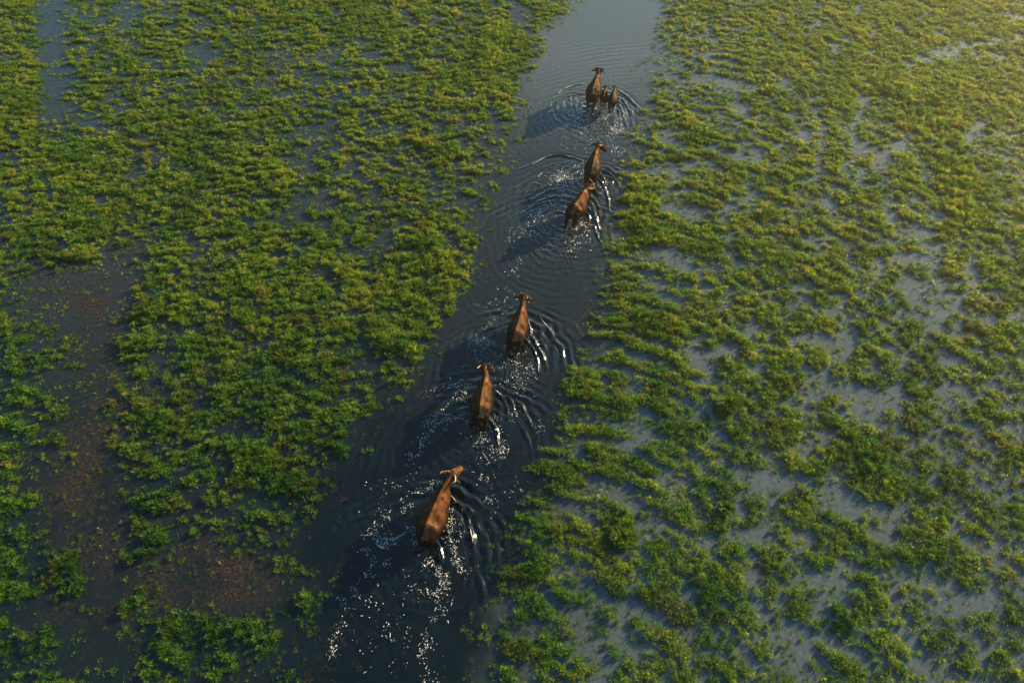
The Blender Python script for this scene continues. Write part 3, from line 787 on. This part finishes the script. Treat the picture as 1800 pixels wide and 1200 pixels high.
    d += lean*.018*g3(.37, .20, 1.28, .035, .16, .10)         # hip ridge
    d += lean*.012*np.exp(-(ay/.025)**2)*smooth(1.15, 1.25, az)*smooth(-.05, .1, ax)*smooth(1.7, 1.4, ax)   # spine
    d -= lean*.012*np.exp(-((ay-.07)/.035)**2)*smooth(1.15, 1.25, az)*smooth(.3, .5, ax)*smooth(1.3, 1.1, ax)
    rib = np.sin((ax+.25*(1.3-az))*2*math.pi/.085)
    d += lean*.0035*rib*smooth(.58, .70, ax)*smooth(1.22, 1.10, ax)*smooth(.06, .16, ay)*smooth(.6, .8, az)
    d -= lean*.030*g3(1.17, .22, 1.10, .06, .12, .25)         # behind the shoulder
    d -= lean*.020*g3(1.62, .10, 1.22, .14, .07, .10)
    P = P+Nn*d[:, None]
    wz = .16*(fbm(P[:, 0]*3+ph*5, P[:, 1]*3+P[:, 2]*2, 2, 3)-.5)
    wet_shade = np.maximum(smooth(1.12, .94, P[:, 2]+wz), smooth(.42+b.get('wr', 0), .20+b.get('wr', 0), P[:, 0]+wz))  # soaked below; the rear term paints shade onto the hindquarters
    wet_shade = np.maximum(wet_shade, smooth(1.85, 2.0, P[:, 0])*(.1 if b.get('pale') else .75))
    P = deform(P, b)
    kk = s*1.0
    P *= kk
    if calf:  # calves: shorter in the back, longer in the leg
        P[:, 0] *= .92
    me.vertices.foreach_set('co', P.astype(np.float32).ravel()); me.update()
    wa = me.attributes.new('wet_shade', 'FLOAT', 'POINT'); wa.data.foreach_set('value', wet_shade.astype(np.float32))
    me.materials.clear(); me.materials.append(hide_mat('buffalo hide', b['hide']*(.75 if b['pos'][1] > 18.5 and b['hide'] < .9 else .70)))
    for po in me.polygons: po.use_smooth = True
    name = 'buffalo_calf' if calf else 'water_buffalo'
    root = bpy.data.objects.new(name, None); col.objects.link(root)
    root.location = (b['pos'][0], b['pos'][1], -b['depth']); root.rotation_euler = (0, 0, b['head'])
    tag(root, b['label'], 'calf' if calf else 'buffalo', 'water buffalo wading up the channel in a line')
    me.name = 'body'; bo = bpy.data.objects.new('body', me); col.objects.link(bo); bo.parent = root
    sx = kk*(.92 if calf else 1)
    for sy in (1, -1):
        if b['horn'] > 0:
            q = b['horn']; V = []; F = []
            tube([(2.03,sy*.07,1.345),(2.01,sy*(.07+.10*q),1.365),(1.97-.05*q,sy*(.07+.20*q),1.375),(1.97-.14*q,sy*(.07+.27*q),1.40),(1.97-.26*q,sy*(.07+.26*q),1.44)], [.042,.042,.035,.024,.008], V, F, 10, (.75, 1.1))
            P = deform_rigid(V, b)*kk
            mesh_obj('horn', P, F, HORN_P if b.get('pale') else HORN_R if b['horn'] == .75 else HORN_D, root, True)
        V = []; F = []; ball((2.16, sy*.108, 1.265), (.026, .02, .022), V, F, 8)
        P = deform_rigid(V, b)*kk; P[:, 0] *= (.92 if calf else 1)
        mesh_obj('eye', P, F, em, root, True)
    return root
for b in HERD:
    if b['hide'] < .65: b['wr'] = .42      # painted shade reaches further up the back of the leaders
    make_buffalo(b)

# ================================================================== DISTINCT GRASS TUSSOCKS (things)
def tussock(px, py, rad, hgt, n, label, mat, dark, seed):
    r = random.Random(seed); x0, y0 = at(px, py)
    V = []; F = []; al = []; lr = []
    for i in range(n):
        a0 = r.uniform(0, 6.283); rr = rad*math.sqrt(r.random())*.75
        bx, by = rr*math.cos(a0), rr*math.sin(a0)*.85
        L = hgt*r.uniform(.6, 1.15)*(1-.35*rr/rad); ln = r.uniform(.15, .5)+.55*rr/rad
        a1 = a0+r.gauss(0, .6); dx, dy = math.cos(a1), math.sin(a1); w = .013*r.uniform(.8, 1.5)
        p = Vector((bx, by, 0)); pos = [p.copy()]
        for k in range(3):
            th = ln*(.5+.65*k); p = p+Vector((dx*math.sin(th), dy*math.sin(th), math.cos(th)))*(L/3); pos.append(p.copy())
        b0 = len(V); sx, sy = -dy*w, dx*w
        for k in range(3): V += [(pos[k].x-sx, pos[k].y-sy, pos[k].z), (pos[k].x+sx, pos[k].y+sy, pos[k].z)]; al += [k/3]*2
        V.append(tuple(pos[3])); al.append(1.0); lr += [r.random()]*7
        F += [(b0, b0+1, b0+3, b0+2), (b0+2, b0+3, b0+5, b0+4), (b0+4, b0+5, b0+6)]
    o = mesh_obj('grass_tussock', V, F, mat)
    o.location = (x0, y0, 0); add_attr(o, 'leafr', lr); add_attr(o, 'along', al)
    tag(o, label, 'grass tussock', 'upright tussocks standing out of the low grass')
def plain_leaf(name, c1, c2):
    m, t, p = new_mat(name)
    lr = N(t, 'ShaderNodeAttribute', attribute_name='leafr')
    cc = ramp(t, lr.outputs['Fac'], [(0, c1), (1, c2)])
    t.links.new(cc.outputs[0], p.inputs['Base Color']); p.inputs['Roughness'].default_value = .55; p.inputs['Specular IOR Level'].default_value = .2
    tr = N(t, 'ShaderNodeBsdfTranslucent'); t.links.new(cc.outputs[0], tr.inputs['Color'])
    mx = N(t, 'ShaderNodeMixShader'); mx.inputs[0].default_value = .4
    t.links.new(p.outputs[0], mx.inputs[1]); t.links.new(tr.outputs[0], mx.inputs[2]); t.links.new(mx.outputs[0], t.nodes['Material Output'].inputs[0])
    return m
TD = plain_leaf('dark tussock leaf', (.020, .085, .014), (.10, .20, .02)); TB = plain_leaf('bright tussock leaf', (.045, .125, .012), (.13, .21, .018))
tussock(1280, 712, .45, .42, 600, 'tall dark green tussock right of the channel, beside a bare grey shallow', TD, 1, 1)
tussock(1347, 163, .34, .30, 350, 'small dark round tussock in the upper right marsh', TD, 1, 2)
tussock(1275, 895, .26, .32, 350, 'small round olive tussock right of the nearest buffalo, beside a grey shallow', TD, 1, 3)
tussock(1095, 945, .42, .38, 600, 'tall bright green tussock on the right bank, level with the last buffalo', TB, 0, 4)
tussock(1342, 378, .34, .32, 400, 'rounded bright tussock in the right marsh, level with the orange-brown buffalo', TB, 0, 5)

# ================================================================== HAZE
hm = bpy.data.materials.new('thin morning haze'); hm.use_nodes = True
ht = hm.node_tree; ht.nodes.clear()
ho = ht.nodes.new('ShaderNodeOutputMaterial'); hv = ht.nodes.new('ShaderNodeVolumePrincipled')
hv.inputs['Color'].default_value = (1.0, .98, .92, 1)
hv.inputs['Density'].default_value = .0010; hv.inputs['Anisotropy'].default_value = .80
ht.links.new(hv.outputs[0], ho.inputs['Volume'])
x0, x1, y0, y1, z0, z1 = -215, 215, -165, 265, -1.2, 21.5
hz = mesh_obj('haze', [(x0,y0,z0),(x1,y0,z0),(x1,y1,z0),(x0,y1,z0),(x0,y0,z1),(x1,y0,z1),(x1,y1,z1),(x0,y1,z1)], [(3,2,1,0),(4,5,6,7),(0,1,5,4),(1,2,6,5),(2,3,7,6),(3,0,4,7)], hm)
tag(hz, 'thin warm haze over the marsh', 'haze', kind='stuff')
